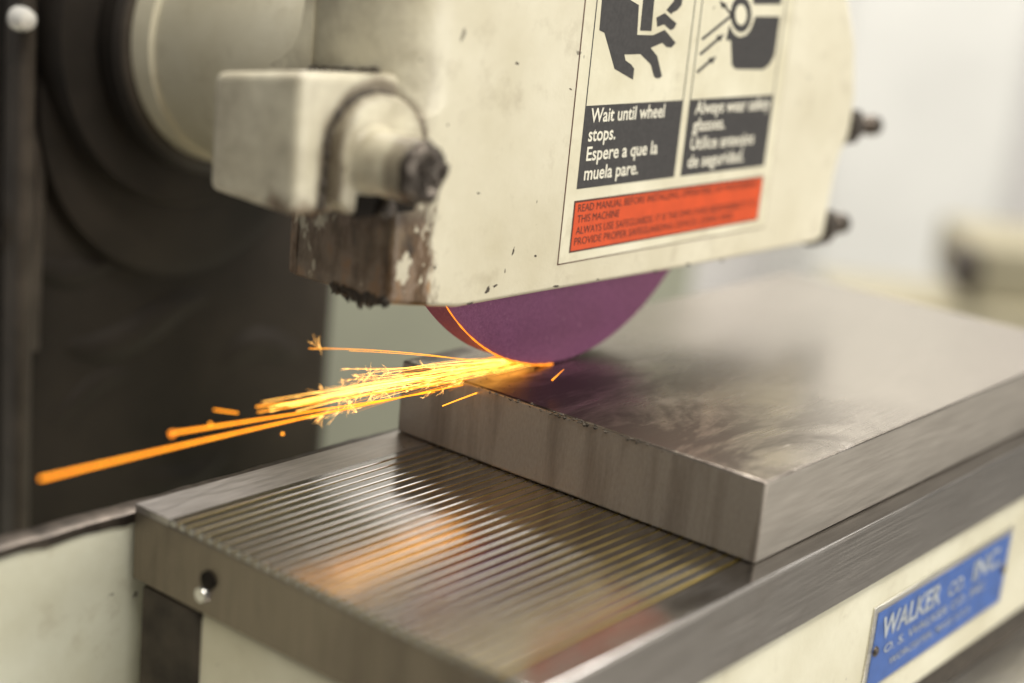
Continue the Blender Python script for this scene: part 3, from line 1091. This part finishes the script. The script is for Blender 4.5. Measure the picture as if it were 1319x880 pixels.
# streaks that run on past the burst zone
for k in range(9):
    u = rr.uniform(330, 430)
    v = 474 + 44 * (700 - u) / 300.0 + rr.gauss(0, 7)
    p1 = ony(u, v, 0.1195 + rr.gauss(0, 0.002))
    pts = path(C0.lerp(p1, rr.uniform(0.3, 0.6)), p1, 8, rr.uniform(0, 0.001))
    tube(bm, pts, [0.00008] * 9, 5)
obj('spark_shower', bm, E_HOT, None, 60, label='dense fan of fine golden sparks shooting off the purple wheel', cat='sparks', kind='stuff')
for (u, v, yv, sz, c) in ((412, 446, 0.122, 0.0042, 14), (440, 480, 0.120, 0.0050, 16), (463, 453, 0.124, 0.0028, 8), (415, 536, 0.119, 0.0040, 14), (436, 531, 0.119, 0.0050, 16),
                          (478, 510, 0.119, 0.0046, 16), (450, 520, 0.119, 0.0045, 14), (520, 497, 0.119, 0.0040, 12), (384, 511, 0.119, 0.0020, 6), (500, 480, 0.121, 0.0035, 10),
                          (545, 470, 0.122, 0.0035, 10), (560, 478, 0.121, 0.0035, 10), (364, 520, 0.119, 0.0015, 5), (450, 497, 0.120, 0.0040, 12)):
    if rr.random() < 0.3:
        continue
    star(ony(u, v, yv), sz * rr.uniform(0.5, 1.3), max(3, int(c * rr.uniform(0.3, 1.0))))
obj('spark_shower', bd, E_SOFT, None, 60, label='softer amber sparks woven through the golden fan off the wheel', cat='sparks', kind='stuff')
obj('spark_bursts', bs, E_STAR, None, label='tiny branching star bursts where the golden sparks explode', cat='sparks', kind='stuff')
# glowing dust at the contact point and carried up the wheel's front rim
bm = bmesh.new()
for k in range(26):
    y = rr.uniform(YF + 0.0008, YF + 0.0120)
    p0 = Vector((XC + rr.uniform(-0.003, 0.006), y, 0.0006))
    p1 = Vector((XC - rr.uniform(0.012, 0.034), y + rr.gauss(0, 0.0012), 0.0006 + rr.uniform(0.0, 0.0036)))
    tube(bm, path(p0, p1, 6, 0.0002), [0.00025, 0.0003, 0.0003, 0.00028, 0.00024, 0.0002, 0.0001], 5)
obj('contact_glow', bm, E_RIM, None, 60, label='orange glowing grinding dust where the wheel meets the block', cat='sparks', kind='stuff')
bm = bmesh.new()
pts, rad = [], []
for k in range(41):
    a = math.radians(-94 - 46 * k / 40)
    pts.append((XC + (RW + 0.0003) * math.cos(a), YF - 0.0001, ZC + (RW + 0.0003) * math.sin(a)))
    rad.append((0.00050 - 0.00030 * k / 40) * (0.55 + 0.6 * abs(math.sin(k * 1.9) * math.cos(k * 0.7))))
tube(bm, pts, rad, 6)
obj('rim_spark', bm, E_RIM, None, 60, label="curved orange spark trail hugging the purple wheel's front rim", cat='spark')

# ------------------------------------------------------------------ blurred background things
SAGE = mat_plain('sage_enamel', (0.31, 0.315, 0.25), 0.5, 0, 0.10, 9)
BEIGE = mat_plain('beige_enamel', (0.25, 0.225, 0.15), 0.5, 0, 0.08, 20)
PALE = mat_plain('pale_grey_enamel', (0.60, 0.60, 0.57), 0.55, 0, 0.06, 6)


def at(u, v, dep):
    d = ray(u, v)
    return CAM + d * dep


# pale green cabinet standing behind the column
q = at(480, 430, 1.5)
t = thing('storage_cabinet', 'pale sage green cabinet standing behind the dark column', 'cabinet', (q.x, q.y, FLOOR_Z))
c0 = at(470, 430, 1.5)
obj('carcass', slab(c0, fwd, 0.30, FLOOR_Z, 0.35, 0.35, 0.006), SAGE, t, 40)
obj('cabinet_door', slab(c0 - fwd * 0.012, fwd, 0.27, FLOOR_Z + 0.08, 0.32, 0.012, 0.003), SAGE, t, 40)
bm = slab(c0 - fwd * 0.03 + rgt * 0.22, fwd, 0.008, -0.25, -0.05, 0.018, 0.003)
obj('handle', bm, DARKSTEEL, t, 40)

# beige control box on a low bench
q = at(1290, 400, 1.9)
zt = q.z
t = thing('work_bench', 'low pale beige bench against the grey wall', 'bench', (q.x, q.y, FLOOR_Z))
b0 = at(1240, 400, 2.0)
obj('bench_top', slab(b0 + rgt * 0.42, fwd, 0.58, b0.z - 0.05, b0.z, 0.16, 0.006), BEIGE, t, 40)
for s_ in (-0.55, 0.55):
    obj('leg', slab(b0 + rgt * (0.42 + s_) + fwd * 0.08, fwd, 0.03, FLOOR_Z, b0.z - 0.05, 0.06, 0.004), BEIGE, t, 40)
c1 = at(1330, 400, 2.05)
zt1 = at(1290, 314, 2.05).z
t = thing('control_box', 'beige box with a dark knob side standing on the low bench', 'box', (c1.x, c1.y, b0.z))
hw = 0.085
obj('case', slab(c1, fwd, hw, b0.z, zt1, 0.2, 0.008), BEIGE, t, 40)
bm = bmesh.new()
kq = at(1243, 345, 2.02)
lathe(bm, kq, -fwd, [(-0.02, 0.019), (0.02, 0.019), (0.028, 0.012)], 24)
for vv in bm.verts:
    vv.co.z = kq.z + (vv.co.z - kq.z) * 1.6
obj('knob', bm, CHAR2, t, 40)
# pale cabinet that shows under and right of the guard
q = at(1180, 200, 2.6)
t = thing('tall_locker', 'tall pale grey locker against the wall behind the guard studs', 'locker', (q.x, q.y, FLOOR_Z))
obj('carcass', slab(q, fwd, 0.16, FLOOR_Z, 1.2, 0.4, 0.01), PALE, t, 40)
obj('locker_door', slab(q - fwd * 0.012, fwd, 0.145, FLOOR_Z + 0.06, 1.15, 0.012, 0.004), PALE, t, 40)
obj('handle', slab(q - fwd * 0.03 + rgt * 0.12, fwd, 0.008, 0.25, 0.40, 0.018, 0.003), CHROME, t, 40)

# dark grinding swarf lying on the chuck along the block and on the block by the wheel
rr = random.Random(77)
bm = bmesh.new()
for k in range(260):
    if k < 170:
        c_ = Vector((-abs(rr.gauss(0, 0.004)) - 0.0003, rr.uniform(0.0, 0.14), HT))
    else:
        c_ = Vector((rr.uniform(0.003, 0.10), rr.gauss(0.112, 0.02), 0.0))
        if not 0.002 < c_.y < 0.145:
            continue
    s_ = rr.uniform(0.00008, 0.00034)
    vs = [bm.verts.new(c_ + Vector((math.cos(a) * s_ * rr.uniform(0.6, 1.6), math.sin(a) * s_ * rr.uniform(0.6, 1.6), -0.00002))) for a in (0, 1.3, 2.5, 3.8, 5.1)]
    tp = bm.verts.new(c_ + Vector((0, 0, s_ * 0.7)))
    for j in range(5):
        bm.faces.new((vs[j], vs[(j + 1) % 5], tp))
obj('swarf_dust', bm, GRIME, None, label='dark grinding swarf scattered on the chuck beside the steel block', cat='swarf', kind='stuff')
